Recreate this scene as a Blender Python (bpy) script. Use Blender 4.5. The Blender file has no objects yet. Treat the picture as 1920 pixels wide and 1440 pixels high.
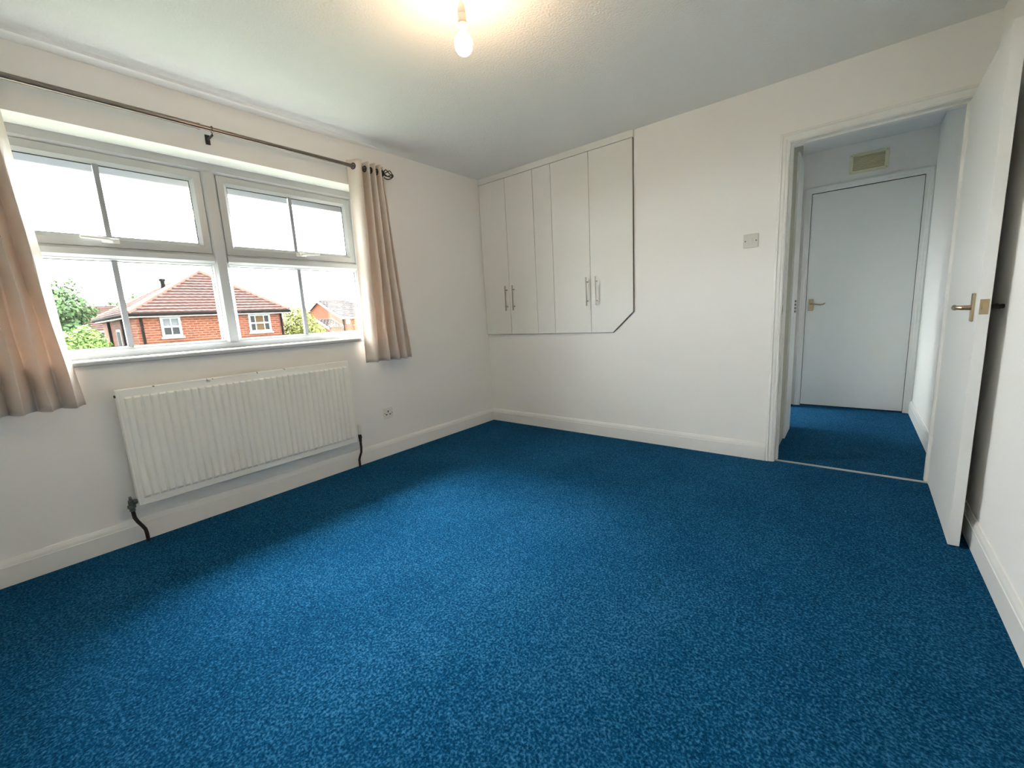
import bpy, bmesh, math, random
from mathutils import Vector, Matrix
random.seed(7)
PI = math.pi
C = bpy.context.scene.collection
sc = bpy.context.scene

# ------------------------------------------------------------------ camera
CAM = Vector((2.8599, -3.1725, 1.0707))
RIGHT = Vector((0.779975, 0.623513, -0.053574))
DOWN = Vector((0.061866, -0.162010, -0.984848))
FWD = Vector((-0.622745, 0.764842, -0.164938))
FPX, PPX, PPY = 786.995, 960.79, 720.51
cd = bpy.data.cameras.new('camera'); cam = bpy.data.objects.new('camera', cd); C.objects.link(cam)
m = Matrix.Identity(4)
for i in range(3):
    m[i][0] = RIGHT[i]; m[i][1] = -DOWN[i]; m[i][2] = -FWD[i]; m[i][3] = CAM[i]
cam.matrix_world = m
cd.sensor_fit = 'HORIZONTAL'; cd.sensor_width = 36.0; cd.lens = FPX / 1920 * 36
cd.shift_x = -(PPX - 960) / 1920; cd.shift_y = (PPY - 720) / 1920
cd.clip_start = 0.02; cd.clip_end = 500
sc.camera = cam

# ------------------------------------------------------------------ world, sun, exposure
w = bpy.data.worlds.new('overcast_sky'); sc.world = w; w.use_nodes = True
bg = w.node_tree.nodes['Background']
bg.inputs[0].default_value = (0.95, 0.985, 1.0, 1); bg.inputs[1].default_value = 1.0
sl = bpy.data.lights.new('hazy_sun', 'SUN'); sl.energy = 1.15; sl.angle = math.radians(30); sl.color = (1.0, 0.98, 0.95)
so = bpy.data.objects.new('hazy_sun', sl); C.objects.link(so)
so.rotation_euler = Vector((0.72, 0.04, -0.68)).to_track_quat('-Z', 'Y').to_euler()
so.location = (-8, -2, 9)
vs = sc.view_settings
vs.view_transform = 'Standard'; vs.look = 'None'; vs.gamma = 1.0; vs.exposure = 4.98
sc.cycles.max_bounces = 12; sc.cycles.diffuse_bounces = 8
try: vs.use_curve_mapping = False
except Exception: pass

# ------------------------------------------------------------------ helpers
def pix(u, v, ax, val):
    """world point where the ray through photo pixel (u, v) meets the plane axis=val"""
    d = RIGHT * ((u - PPX) / FPX) + DOWN * ((v - PPY) / FPX) + FWD
    return CAM + d * ((val - CAM[ax]) / d[ax])

def mat(name, col, rough=0.6, metal=0.0, spec=0.4, noise=None, bump=None, sheen=0.0, emit=None, transl=0.0):
    """procedural principled material. noise=(scale, amount) colour variation, bump=(scale, strength, distance)"""
    M = bpy.data.materials.new(name); M.use_nodes = True
    nt = M.node_tree; N = nt.nodes; L = nt.links; b = N['Principled BSDF']; out = N['Material Output']
    b.inputs['Base Color'].default_value = (*col, 1); b.inputs['Roughness'].default_value = rough
    b.inputs['Metallic'].default_value = metal; b.inputs['Specular IOR Level'].default_value = spec
    if sheen: b.inputs['Sheen Weight'].default_value = sheen
    tc = N.new('ShaderNodeTexCoord')
    if noise:
        t = N.new('ShaderNodeTexNoise'); t.inputs['Scale'].default_value = noise[0]; t.inputs['Detail'].default_value = 4
        L.new(tc.outputs['Object'], t.inputs['Vector'])
        r = N.new('ShaderNodeMapRange'); r.inputs[1].default_value = 0.3; r.inputs[2].default_value = 0.7
        r.inputs[3].default_value = 1 - noise[1]; r.inputs[4].default_value = 1 + noise[1]
        L.new(t.outputs['Fac'], r.inputs[0])
        v = N.new('ShaderNodeVectorMath'); v.operation = 'SCALE'; v.inputs[0].default_value = col
        L.new(r.outputs[0], v.inputs['Scale']); L.new(v.outputs[0], b.inputs['Base Color'])
    if bump:
        t = N.new('ShaderNodeTexNoise'); t.inputs['Scale'].default_value = bump[0]; t.inputs['Detail'].default_value = 3
        L.new(tc.outputs['Object'], t.inputs['Vector'])
        bp = N.new('ShaderNodeBump'); bp.inputs['Strength'].default_value = bump[1]; bp.inputs['Distance'].default_value = bump[2]
        L.new(t.outputs['Fac'], bp.inputs['Height']); L.new(bp.outputs[0], b.inputs['Normal'])
    if emit:
        b.inputs['Emission Color'].default_value = (*emit[0], 1); b.inputs['Emission Strength'].default_value = emit[1]
    if transl:
        tr = N.new('ShaderNodeBsdfTranslucent'); tr.inputs[0].default_value = (min(1, col[0]*1.0), col[1]*0.90, col[2]*0.84, 1)
        mx = N.new('ShaderNodeMixShader'); mx.inputs[0].default_value = transl
        L.new(b.outputs[0], mx.inputs[1]); L.new(tr.outputs[0], mx.inputs[2]); L.new(mx.outputs[0], out.inputs['Surface'])
    return M

def carpet_mat():
    M = mat('blue_carpet', (0.004, 0.06, 0.155), rough=1.0, spec=0.02, sheen=0.06)
    nt = M.node_tree; N = nt.nodes; L = nt.links; b = N['Principled BSDF']
    b.inputs['Sheen Tint'].default_value = (0.25, 0.55, 0.85, 1); b.inputs['Sheen Roughness'].default_value = 0.5
    tc = N.new('ShaderNodeTexCoord')
    a = N.new('ShaderNodeTexNoise'); a.inputs['Scale'].default_value = 135; a.inputs['Detail'].default_value = 2.5; a.inputs['Roughness'].default_value = 0.6
    c = N.new('ShaderNodeTexNoise'); c.inputs['Scale'].default_value = 2.2; c.inputs['Detail'].default_value = 5; c.inputs['Roughness'].default_value = 0.6
    d = N.new('ShaderNodeTexNoise'); d.inputs['Scale'].default_value = 45; d.inputs['Detail'].default_value = 3
    for t in (a, c, d): L.new(tc.outputs['Object'], t.inputs['Vector'])
    r = N.new('ShaderNodeValToRGB')
    e = r.color_ramp.elements
    e[0].position = 0.34; e[0].color = (0.0005, 0.019, 0.058, 1)
    e[1].position = 0.66; e[1].color = (0.032, 0.145, 0.275, 1)
    k = e.new(0.5); k.color = (0.002, 0.052, 0.132, 1)
    def madd(x, s, y):
        n = N.new('ShaderNodeMath'); n.operation = 'MULTIPLY_ADD'; L.new(x, n.inputs[0]); n.inputs[1].default_value = s
        if isinstance(y, float): n.inputs[2].default_value = y
        else: L.new(y, n.inputs[2])
        return n.outputs[0]
    s1 = madd(a.outputs['Fac'], 0.75, -0.0); s2 = madd(c.outputs['Fac'], 0.14, s1); s3 = madd(d.outputs['Fac'], 0.12, s2)
    L.new(s3, r.inputs[0]); L.new(r.outputs[0], b.inputs['Base Color'])
    bp = N.new('ShaderNodeBump'); bp.inputs['Strength'].default_value = 0.7; bp.inputs['Distance'].default_value = 0.006
    L.new(s3, bp.inputs['Height']); L.new(bp.outputs[0], b.inputs['Normal'])
    return M

def glass_mat():
    M = bpy.data.materials.new('window_glass'); M.use_nodes = True
    nt = M.node_tree; N = nt.nodes; L = nt.links; N.remove(N['Principled BSDF'])
    t = N.new('ShaderNodeBsdfTransparent'); t.inputs[0].default_value = (0.93, 0.95, 0.94, 1)
    g = N.new('ShaderNodeBsdfGlossy'); g.inputs['Roughness'].default_value = 0.02
    x = N.new('ShaderNodeMixShader'); x.inputs[0].default_value = 0.05
    L.new(t.outputs[0], x.inputs[1]); L.new(g.outputs[0], x.inputs[2]); L.new(x.outputs[0], N['Material Output'].inputs['Surface'])
    return M

def brick_mat(name, c1, c2, mortar, scale=1.0):
    M = mat(name, c1, rough=0.9, spec=0.1)
    nt = M.node_tree; N = nt.nodes; L = nt.links; b = N['Principled BSDF']
    tc = N.new('ShaderNodeTexCoord'); sep = N.new('ShaderNodeSeparateXYZ'); add = N.new('ShaderNodeMath'); com = N.new('ShaderNodeCombineXYZ')
    L.new(tc.outputs['Object'], sep.inputs[0]); L.new(sep.outputs[0], add.inputs[0]); L.new(sep.outputs[1], add.inputs[1])
    L.new(add.outputs[0], com.inputs[0]); L.new(sep.outputs[2], com.inputs[1])
    br = N.new('ShaderNodeTexBrick'); L.new(com.outputs[0], br.inputs['Vector'])
    br.inputs['Scale'].default_value = scale
    br.inputs['Color1'].default_value = (*c1, 1); br.inputs['Color2'].default_value = (*c2, 1); br.inputs['Mortar'].default_value = (*mortar, 1)
    br.inputs['Brick Width'].default_value = 0.30; br.inputs['Row Height'].default_value = 0.11; br.inputs['Mortar Size'].default_value = 0.016
    L.new(br.outputs['Color'], b.inputs['Base Color'])
    return M

def chipped_mat():
    """cream radiator enamel with brown chips along the top edge (object z is measured from the floor)"""
    M = mat('radiator_enamel', (0.92, 0.905, 0.85), rough=0.35, spec=0.5)
    nt = M.node_tree; N = nt.nodes; L = nt.links; b = N['Principled BSDF']
    tc = N.new('ShaderNodeTexCoord'); sep = N.new('ShaderNodeSeparateXYZ'); L.new(tc.outputs['Object'], sep.inputs[0])
    t = N.new('ShaderNodeTexNoise'); t.inputs['Scale'].default_value = 26; t.inputs['Detail'].default_value = 5; L.new(tc.outputs['Object'], t.inputs['Vector'])
    r1 = N.new('ShaderNodeMapRange'); r1.inputs[1].default_value = 0.64; r1.inputs[2].default_value = 0.66; L.new(t.outputs['Fac'], r1.inputs[0])
    r2 = N.new('ShaderNodeMapRange'); r2.inputs[1].default_value = 0.785; r2.inputs[2].default_value = 0.805; L.new(sep.outputs[2], r2.inputs[0])
    mu = N.new('ShaderNodeMath'); mu.operation = 'MULTIPLY'; L.new(r1.outputs[0], mu.inputs[0]); L.new(r2.outputs[0], mu.inputs[1])
    mx = N.new('ShaderNodeMix'); mx.data_type = 'RGBA'; L.new(mu.outputs[0], mx.inputs['Factor'])
    mx.inputs['A'].default_value = (0.92, 0.905, 0.85, 1); mx.inputs['B'].default_value = (0.10, 0.06, 0.03, 1)
    L.new(mx.outputs['Result'], b.inputs['Base Color'])
    return M

M_ = dict(
    wall=mat('white_emulsion', (0.88, 0.862, 0.835), rough=0.85, spec=0.2, bump=(220, 0.06, 0.002)),
    olive=mat('olive_wall_shade', (0.50, 0.49, 0.40), rough=0.85, spec=0.2),  # shade on the landing wall stub, put into its base colour
    ceil=mat('artex_ceiling', (0.83, 0.83, 0.81), rough=0.95, spec=0.1, bump=(95, 0.55, 0.006)),
    smooth=mat('smooth_ceiling_paint', (0.82, 0.82, 0.80), rough=0.85, spec=0.15),
    gloss=mat('white_gloss_paint', (0.84, 0.83, 0.80), rough=0.35, spec=0.5, bump=(60, 0.03, 0.002)),
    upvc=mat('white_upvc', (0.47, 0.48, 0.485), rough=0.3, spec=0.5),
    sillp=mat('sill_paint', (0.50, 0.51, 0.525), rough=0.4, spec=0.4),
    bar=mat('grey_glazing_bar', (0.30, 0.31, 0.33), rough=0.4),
    gasket=mat('black_gasket', (0.01, 0.01, 0.012), rough=0.6),
    glass=glass_mat(), carpet=carpet_mat(),
    door=mat('door_paint', (0.81, 0.81, 0.79), rough=0.4, spec=0.4, bump=(40, 0.03, 0.002)),
    cup=mat('cupboard_white', (0.80, 0.79, 0.755), rough=0.5, spec=0.4),
    dark=mat('dark_gap', (0.05, 0.045, 0.04), rough=0.9),
    steel=mat('brushed_steel', (0.42, 0.39, 0.35), rough=0.32, metal=1.0),
    brass=mat('brushed_brass', (0.46, 0.36, 0.22), rough=0.3, metal=1.0),
    bronze=mat('antique_steel_pole', (0.24, 0.20, 0.17), rough=0.3, metal=1.0),
    black=mat('black_metal', (0.03, 0.028, 0.026), rough=0.45),
    pipe=mat('dark_painted_pipe', (0.035, 0.022, 0.018), rough=0.5, noise=(30, 0.4)),
    valve=mat('tarnished_valve', (0.16, 0.18, 0.17), rough=0.4, metal=0.7, noise=(60, 0.4)),
    plastic=mat('white_plastic', (0.74, 0.73, 0.68), rough=0.4, spec=0.5),
    plate=mat('switch_plastic', (0.66, 0.65, 0.60), rough=0.4, spec=0.5),
    vent=mat('cream_vent_plastic', (0.80, 0.75, 0.54), rough=0.5),
    ventdark=mat('brown_vent_slat', (0.50, 0.41, 0.20), rough=0.6),
    curtain=mat('beige_satin_curtain', (0.77, 0.69, 0.62), rough=0.45, spec=0.4, noise=(9, 0.06), transl=0.12),
    lining=mat('curtain_hem', (0.58, 0.46, 0.39), rough=0.6, transl=0.3),
    radiator=chipped_mat(), radwhite=mat('radiator_side_enamel', (0.92, 0.905, 0.85), rough=0.4),
    bulb=mat('lit_bulb', (1, 0.8, 0.55), emit=((1.0, 0.68, 0.40), 7.2)),
    bulbneck=mat('bulb_cap', (0.75, 0.62, 0.42), rough=0.35, emit=((1.0, 0.6, 0.3), 0.05)),
    holder=mat('white_lamp_holder', (0.72, 0.70, 0.66), rough=0.4),
    strip=mat('metal_threshold', (0.62, 0.60, 0.55), rough=0.35, metal=0.8),
    brick=brick_mat('red_brick', (0.068, 0.0175, 0.0075), (0.042, 0.011, 0.005), (0.085, 0.046, 0.033)),
    brick2=brick_mat('orange_brick', (0.085, 0.022, 0.009), (0.070, 0.018, 0.008), (0.085, 0.045, 0.03)),
    tile=mat('pink_red_roof_tile', (0.050, 0.0190, 0.0150), rough=0.85, noise=(3.5, 0.3)),
    tile2=mat('grey_brown_roof_tile', (0.024, 0.017, 0.017), rough=0.85, noise=(3.5, 0.25)),
    hip=mat('orange_hip_tile', (0.060, 0.027, 0.018), rough=0.85, noise=(5, 0.2)),
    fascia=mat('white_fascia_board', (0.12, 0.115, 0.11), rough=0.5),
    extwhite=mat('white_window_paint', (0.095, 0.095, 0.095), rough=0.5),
    gutter=mat('black_gutter', (0.004, 0.0035, 0.0035), rough=0.9, spec=0.02),
    extglass=mat('dark_window_glass', (0.011, 0.012, 0.012), rough=0.8, spec=0.05),
    blind=mat('tan_window_blind', (0.034, 0.020, 0.008), rough=0.8, spec=0.05),
    paleglass=mat('pale_window_glass', (0.055, 0.058, 0.062), rough=0.8, spec=0.05),
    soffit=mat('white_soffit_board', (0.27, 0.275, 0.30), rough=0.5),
    leaf1=mat('mid_green_leaves', (0.030, 0.062, 0.016), rough=0.7, noise=(2.0, 0.5), transl=0.25),
    leaf2=mat('lime_green_leaves', (0.070, 0.125, 0.018), rough=0.7, noise=(2.0, 0.4), transl=0.25),
    leaf3=mat('yellow_green_leaves', (0.095, 0.10, 0.020), rough=0.7, noise=(2.0, 0.4), transl=0.25),
    leaf4=mat('dark_green_leaves', (0.022, 0.040, 0.012), rough=0.7, noise=(2.0, 0.5), transl=0.2),
    bark=mat('grey_bark', (0.04, 0.03, 0.022), rough=0.9, noise=(8, 0.4)),
    ground=mat('lawn_ground', (0.05, 0.065, 0.03), rough=1.0, noise=(0.6, 0.4)),
)

class MB:
    def __init__(s): s.v = []; s.f = []
    def add(s, vs, fs):
        o = len(s.v); s.v += [Vector(a) for a in vs]; s.f += [tuple(i + o for i in f) for f in fs]; return s
    def box(s, x0, x1, y0, y1, z0, z1):
        return s.add([(x, y, z) for x in (x0, x1) for y in (y0, y1) for z in (z0, z1)],
                     [(0, 1, 3, 2), (4, 6, 7, 5), (0, 4, 5, 1), (2, 3, 7, 6), (0, 2, 6, 4), (1, 5, 7, 3)])
    def prism(s, pts, d):
        """extrude polygon pts (3d) along vector d"""
        n = len(pts); d = Vector(d); P = [Vector(q) for q in pts]
        return s.add(P + [q + d for q in P], [tuple(range(n - 1, -1, -1)), tuple(range(n, 2 * n))] +
                     [(i, (i + 1) % n, n + (i + 1) % n, n + i) for i in range(n)])
    def tube(s, path, r, n=10, caps=True):
        P = [Vector(q) for q in path]; k = len(P); R = r if isinstance(r, (list, tuple)) else [r] * k
        up = Vector((0.31, 0.17, 0.93)); vs = []
        for i in range(k):
            t = (P[min(i + 1, k - 1)] - P[max(i - 1, 0)]).normalized()
            a = up - t * up.dot(t)
            if a.length < 0.2: a = Vector((1, 0, 0)) - t * t.x
            a.normalize(); b = t.cross(a)
            vs += [P[i] + (a * math.cos(2 * PI * j / n) + b * math.sin(2 * PI * j / n)) * R[i] for j in range(n)]
        fs = [(i * n + j, i * n + (j + 1) % n, (i + 1) * n + (j + 1) % n, (i + 1) * n + j) for i in range(k - 1) for j in range(n)]
        if caps: fs += [tuple(range(n - 1, -1, -1)), tuple(range((k - 1) * n, k * n))]
        return s.add(vs, fs)
    def lathe(s, prof, c, axis=2, n=24):
        """prof = [(radius, height)] around axis through c"""
        c = Vector(c); vs = []; k = len(prof)
        for r, h in prof:
            for j in range(n):
                a = 2 * PI * j / n; q = [0, 0, 0]; q[axis] = h; q[(axis + 1) % 3] = r * math.cos(a); q[(axis + 2) % 3] = r * math.sin(a)
                vs.append(c + Vector(q))
        fs = [(i * n + j, i * n + (j + 1) % n, (i + 1) * n + (j + 1) % n, (i + 1) * n + j) for i in range(k - 1) for j in range(n)]
        fs += [tuple(range(n - 1, -1, -1)), tuple(range((k - 1) * n, k * n))]
        return s.add(vs, fs)
    def torus(s, c, axis, R, r, n=24, k=8):
        c = Vector(c); ax = Vector(axis).normalized(); u = ax.orthogonal().normalized(); v = ax.cross(u); vs = []
        for i in range(n):
            a = 2 * PI * i / n; d = u * math.cos(a) + v * math.sin(a)
            for j in range(k):
                b = 2 * PI * j / k; vs.append(c + d * (R + r * math.cos(b)) + ax * (r * math.sin(b)))
        return s.add(vs, [(i * k + j, i * k + (j + 1) % k, ((i + 1) % n) * k + (j + 1) % k, ((i + 1) % n) * k + j) for i in range(n) for j in range(k)])
    def ring(s, y0, y1, z0, z1, prof):
        """mitred frame in a y-z rectangle; prof = [(inset, x)] closed profile"""
        k = len(prof); vs = []
        for cy, cz, sy, sz in ((y0, z0, 1, 1), (y1, z0, -1, 1), (y1, z1, -1, -1), (y0, z1, 1, -1)):
            for ins, x in prof: vs.append((x, cy + sy * ins, cz + sz * ins))
        return s.add(vs, [(i * k + j, i * k + (j + 1) % k, ((i + 1) % 4) * k + (j + 1) % k, ((i + 1) % 4) * k + j) for i in range(4) for j in range(k)])
    def grid(s, fn, nu, nv):
        vs = [fn(i / nu, j / nv) for i in range(nu + 1) for j in range(nv + 1)]
        return s.add(vs, [(i * (nv + 1) + j, (i + 1) * (nv + 1) + j, (i + 1) * (nv + 1) + j + 1, i * (nv + 1) + j + 1) for i in range(nu) for j in range(nv)])
    def build(s, name, mt, parent=None, smooth=False, bevel=0.0, **kw):
        me = bpy.data.meshes.new(name)
        if parent is not None: off = root_loc(parent)
        else:
            lo = [min(q[i] for q in s.v) for i in range(3)]; hi = [max(q[i] for q in s.v) for i in range(3)]
            off = Vector(((lo[0] + hi[0]) / 2, (lo[1] + hi[1]) / 2, lo[2]))
        me.from_pydata([q - off for q in s.v], [], s.f)
        bm = bmesh.new(); bm.from_mesh(me); bmesh.ops.recalc_face_normals(bm, faces=bm.faces[:]); bm.to_mesh(me); bm.free()
        me.materials.append(M_[mt])
        o = bpy.data.objects.new(name, me); C.objects.link(o)
        if parent is not None: o.parent = parent
        else: o.location = off
        if smooth:
            for p in me.polygons: p.use_smooth = True
            me.set_sharp_from_angle(angle=math.radians(38))
        if bevel:
            b = o.modifiers.new('bevel', 'BEVEL'); b.width = bevel; b.segments = 2; b.limit_method = 'ANGLE'
        for k_, v_ in kw.items(): o[k_] = v_
        return o

def root_loc(o):
    r = Vector((0, 0, 0))
    while o is not None: r = r + o.location; o = o.parent
    return r
def thing(name, label, cat, loc, group=None, kind=None):
    o = bpy.data.objects.new(name, None); C.objects.link(o); o.location = loc; o.empty_display_size = 0.1
    o['label'] = label; o['category'] = cat
    if group: o['group'] = group
    if kind: o['kind'] = kind
    return o
def clone(o, parent, dloc=(0, 0, 0)):
    c = o.copy(); C.objects.link(c); c.parent = parent; c.location = o.location + Vector(dloc); return c

def slab(ax, lo, hi, u0, u1, v0, v1, holes):
    """wall slab normal to axis ax (0 or 1) between lo..hi, spanning u (other horizontal) and v (z), with rectangular holes"""
    us = sorted({u0, u1, *[h[0] for h in holes], *[h[1] for h in holes]}); vv = sorted({v0, v1, *[h[2] for h in holes], *[h[3] for h in holes]})
    us = [a for a in us if u0 <= a <= u1]; vv = [a for a in vv if v0 <= a <= v1]
    solid = {}
    for i in range(len(us) - 1):
        for j in range(len(vv) - 1):
            cu, cv = (us[i] + us[i + 1]) / 2, (vv[j] + vv[j + 1]) / 2
            solid[i, j] = not any(h[0] < cu < h[1] and h[2] < cv < h[3] for h in holes)
    mb = MB()
    def P(w_, u, v): return (w_, u, v) if ax == 0 else (u, w_, v)
    def q(*ps): mb.add(ps, [(0, 1, 2, 3)])
    for (i, j), s_ in solid.items():
        if not s_: continue
        a, b, c, d = us[i], us[i + 1], vv[j], vv[j + 1]
        q(P(lo, a, c), P(lo, b, c), P(lo, b, d), P(lo, a, d)); q(P(hi, a, c), P(hi, b, c), P(hi, b, d), P(hi, a, d))
        if not solid.get((i - 1, j)): q(P(lo, a, c), P(hi, a, c), P(hi, a, d), P(lo, a, d))
        if not solid.get((i + 1, j)): q(P(lo, b, c), P(hi, b, c), P(hi, b, d), P(lo, b, d))
        if not solid.get((i, j - 1)): q(P(lo, a, c), P(hi, a, c), P(hi, b, c), P(lo, b, c))
        if not solid.get((i, j + 1)): q(P(lo, a, d), P(hi, a, d), P(hi, b, d), P(lo, b, d))
    bm = bmesh.new(); vm = [bm.verts.new(x) for x in mb.v]
    for f in mb.f: bm.faces.new([vm[k] for k in f])
    bmesh.ops.remove_doubles(bm, verts=bm.verts[:], dist=1e-5)
    mb.v = [x.co.copy() for x in bm.verts]; bm.verts.index_update(); mb.f = [tuple(x.index for x in f.verts) for f in bm.faces]; bm.free()
    return mb
ST = dict(kind='structure')
def S(label, cat): return dict(kind='structure', label=label, category=cat)

# ------------------------------------------------------------------ dimensions (metres)
GZ = -2.7; H = 2.338; XR = 3.317; YN = -3.62; D = 1.90; HL = 2.39
OY0, OY1, OZ0, OZ1 = -3.195, -1.240, 0.945, 2.040        # window opening
DX0, DX1, DZ = 2.490, 3.262, 2.005                        # bedroom door opening in the back wall

# ------------------------------------------------------------------ shell
MB().box(-0.02, XR + 0.02, YN - 0.02, 0.03, -0.12, 0).build('floor', 'carpet', **S('blue carpet covering the bedroom floor', 'carpet'))
MB().box(1.9, XR + 0.02, 0.03, D + 0.12, -0.12, 0).build('floor_landing', 'carpet', **S('blue carpet on the landing beyond the doorway', 'carpet'))
MB().box(-0.02, XR + 0.02, YN - 0.02, 0.1, H, H + 0.12).build('ceiling', 'ceil', **S('white textured bedroom ceiling', 'ceiling'))
slab(0, -0.30, 0.0, YN - 0.1, 3.2, -0.12, 2.62, [(OY0, OY1, OZ0, OZ1), (0.75, 2.25, 0.9, 2.05)]).build('wall_left', 'wall', **S('white window wall above the radiator', 'wall'))
slab(1, 0.0, 0.10, 0.0, XR + 0.1, -0.12, 2.62, [(DX0, DX1, -0.12, DZ)]).build('wall_back', 'wall', **S('white wall with the cupboard and the doorway', 'wall'))
MB().box(XR, XR + 0.1, YN, D + 0.1, -0.12, 2.62).build('wall_right', 'wall', **S('white wall behind the open door', 'wall'))
MB().box(0, XR, YN - 0.1, YN, -0.12, 2.62).build('wall_front', 'wall', **S('white wall behind the viewer', 'wall'))

slab(0, -0.312, -0.3005, YN - 0.1, 3.2, GZ, 2.06, [(OY0, OY1, OZ0 - .03, OZ1), (0.75, 2.25, 0.9, 2.05)]).build('wall_outer', 'brick', **S('brick outer face of the window wall', 'wall'))
# skirting boards with a stepped moulded top
SK = [(0, 0), (0.016, 0), (0.016, 0.088), (0.0135, 0.091), (0.0135, 0.095), (0.012, 0.104), (0.008, 0.113), (0.005, 0.120), (0, 0.120)]
def skirt(name, a, b, nrm, label):
    a = Vector(a); b = Vector(b); n = Vector(nrm)
    return MB().prism([a + n * q[0] + Vector((0, 0, q[1])) for q in SK], b - a).build(name, 'gloss', **S(label, 'skirting board'))
skirt('baseboard_left', (0, YN, 0), (0, 0, 0), (1, 0, 0), 'white skirting board under the window and radiator')
skirt('baseboard_back', (0.016, 0, 0), (2.455, 0, 0), (0, -1, 0), 'white skirting board below the cupboard')
skirt('baseboard_right', (XR, YN, 0), (XR, 0, 0), (-1, 0, 0), 'white skirting board along the right wall behind the door')
# smooth plaster band where ceiling meets the window wall, fading towards the corner
mb = MB(); n = 16; prof = []
for i in range(n + 1):
    y = YN + (-0.95 - YN) * i / n; k = min(1, (1 - i / n) * 3.2) ** 0.7 + 0.001
    prof.append([(0, y, H - 0.012 * k), (0.070 * k, y, H - 0.016 * k), (0.084 * k, y, H - 0.013 * k), (0.090 * k, y, H + 0.001), (0, y, H + 0.001)])
for i in range(n):
    for j in range(5):
        mb.add([prof[i][j], prof[i][(j + 1) % 5], prof[i + 1][(j + 1) % 5], prof[i + 1][j]], [(0, 1, 2, 3)])
mb.build('trim_1', 'smooth', smooth=True, **S('smooth plaster band between ceiling and window wall', 'trim'))

# ------------------------------------------------------------------ window
win = thing('window_1', 'white plastic four-pane window with glazing bars', 'window', (-0.19, -2.2175, 0.955), kind='structure')
XF, XB = -0.155, -0.225
MB().ring(OY0 + .0005, OY1 - .0005, OZ0 + .0015, OZ1 - .0005, [(0, XF), (0.040, XF), (0.055, XF - 0.016), (0.055, XB), (0, XB)]).build('outer_frame', 'upvc', win)
MB().prism([(XB, -2.238, OZ0 + .05), (XF - .016, -2.238, OZ0 + .05), (XF, -2.224, OZ0 + .05), (XF, -2.176, OZ0 + .05), (XF - .016, -2.162, OZ0 + .05), (XB, -2.162, OZ0 + .05)], (0, 0, OZ1 - OZ0 - .1)).build('mullion', 'upvc', win)
for a, b in ((OY0 + .05, -2.236), (-2.164, OY1 - .05)):
    MB().prism([(XB, a, 1.466), (XF - .016, a, 1.466), (XF, a, 1.480), (XF, a, 1.508), (XF - .016, a, 1.522), (XB, a, 1.522)], (0, b - a, 0)).build('transom', 'upvc', win)
GX = -0.186
for a, b, yb in ((OY0 + .055, -2.238, -2.687), (-2.162, OY1 - .055, -1.732)):
    # opening sash above
    z0, z1 = 1.524, OZ1 - .057
    s_ = MB().ring(a + .002, b - .002, z0, z1, [(0, XF - .010), (0.036, XF - .010), (0.054, XF - .026), (0.054, GX - .005), (0.036, GX - .005), (0.036, XB), (0, XB)]).build('sash', 'upvc', win)
    MB().ring(a + .05, b - .05, z0 + .048, z1 - .048, [(0, XF - .0255), (0.0095, XF - .0285), (0.0095, XF - .034), (0, XF - .034)]).build('gasket', 'gasket', s_)
    MB().box(GX - .003, GX + .003, a + .045, b - .045, z0 + .045, z1 - .045).build('pane', 'glass', s_)
    MB().box(GX - .010, GX + .010, yb - .011, yb + .011, z0 + .052, z1 - .052).build('glazing_bar', 'bar', s_)
    # casement handle on the bottom rail
    sg = -1 if yb < -2.2 else 1
    hy, hz, hx = yb + (0.0 if sg < 0 else 0.025), z0 + .030, XF - .010
    hd = MB().box(hx, hx + .012, hy - .035, hy + .035, hz - .012, hz + .012).box(hx, hx + .026, hy - .012, hy + .012, hz - .011, hz + .011).build('handle', 'plastic', s_, bevel=.004)
    MB().tube([(hx + .022, hy, hz), (hx + .036, hy + sg * .012, hz + .002), (hx + .038, hy + sg * .06, hz + .005), (hx + .036, hy + sg * .115, hz + .008)], [.010, .009, .0085, .007], 10).build('lever', 'plastic', hd, smooth=True)
    # fixed light below
    z0, z1 = OZ0 + .0545, 1.467
    bd = MB().ring(a - .002, b + .002, z0, z1, [(0, XF - .016), (0.004, XF - .016), (0.012, XF - .028), (0.012, XB), (0, XB)]).build('glazing_bead', 'upvc', win)
    MB().ring(a + .008, b - .008, z0 + .010, z1 - .010, [(0, XF - .0275), (0.004, XF - .030), (0.004, XF - .034), (0, XF - .034)]).build('gasket', 'gasket', win)
    MB().box(GX - .003, GX + .003, a + .002, b - .002, z0 + .004, z1 - .004).build('pane', 'glass', win)
    MB().box(GX - .010, GX + .010, yb - .012, yb + .012, z0 + .012, z1 - .012).build('glazing_bar', 'bar', win)
MB().prism([(XF + .0005, 0, .934), (0.022, 0, .934), (0.030, 0, .940), (0.030, 0, .951), (0.024, 0, .957), (XF + .0005, 0, .957)], (0, 1, 0))
sb = MB(); sp = [(XF + .0005, .946), (0.0005, .946), (0.0005, .932), (0.024, .932), (0.031, .938), (0.031, .951), (0.025, .957), (XF + .0005, .957)]
sb.prism([(x, OY0 + .001, z) for x, z in sp], (0, OY1 - OY0 - .002, 0))
se = [(0.0005, .932), (0.024, .932), (0.031, .938), (0.031, .951), (0.025, .957), (0.0005, .957)]
sb.prism([(x, OY0 - .045, z) for x, z in se], (0, .0465, 0)).prism([(x, OY1 - .0015, z) for x, z in se], (0, .0465, 0))
sb.build('sill', 'sillp', win)
# outside: eaves of this house above the window
MB().box(-0.62, -0.30, YN - 1, 4.0, 2.058, 2.075).build('trim_2', 'soffit', **S('white soffit of the eaves outside the window', 'soffit'))
MB().box(-0.645, -0.62, YN - 1, 4.0, 2.010, 2.20).build('trim_3', 'soffit', **S('white fascia board of the eaves outside the window', 'fascia'))

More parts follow.
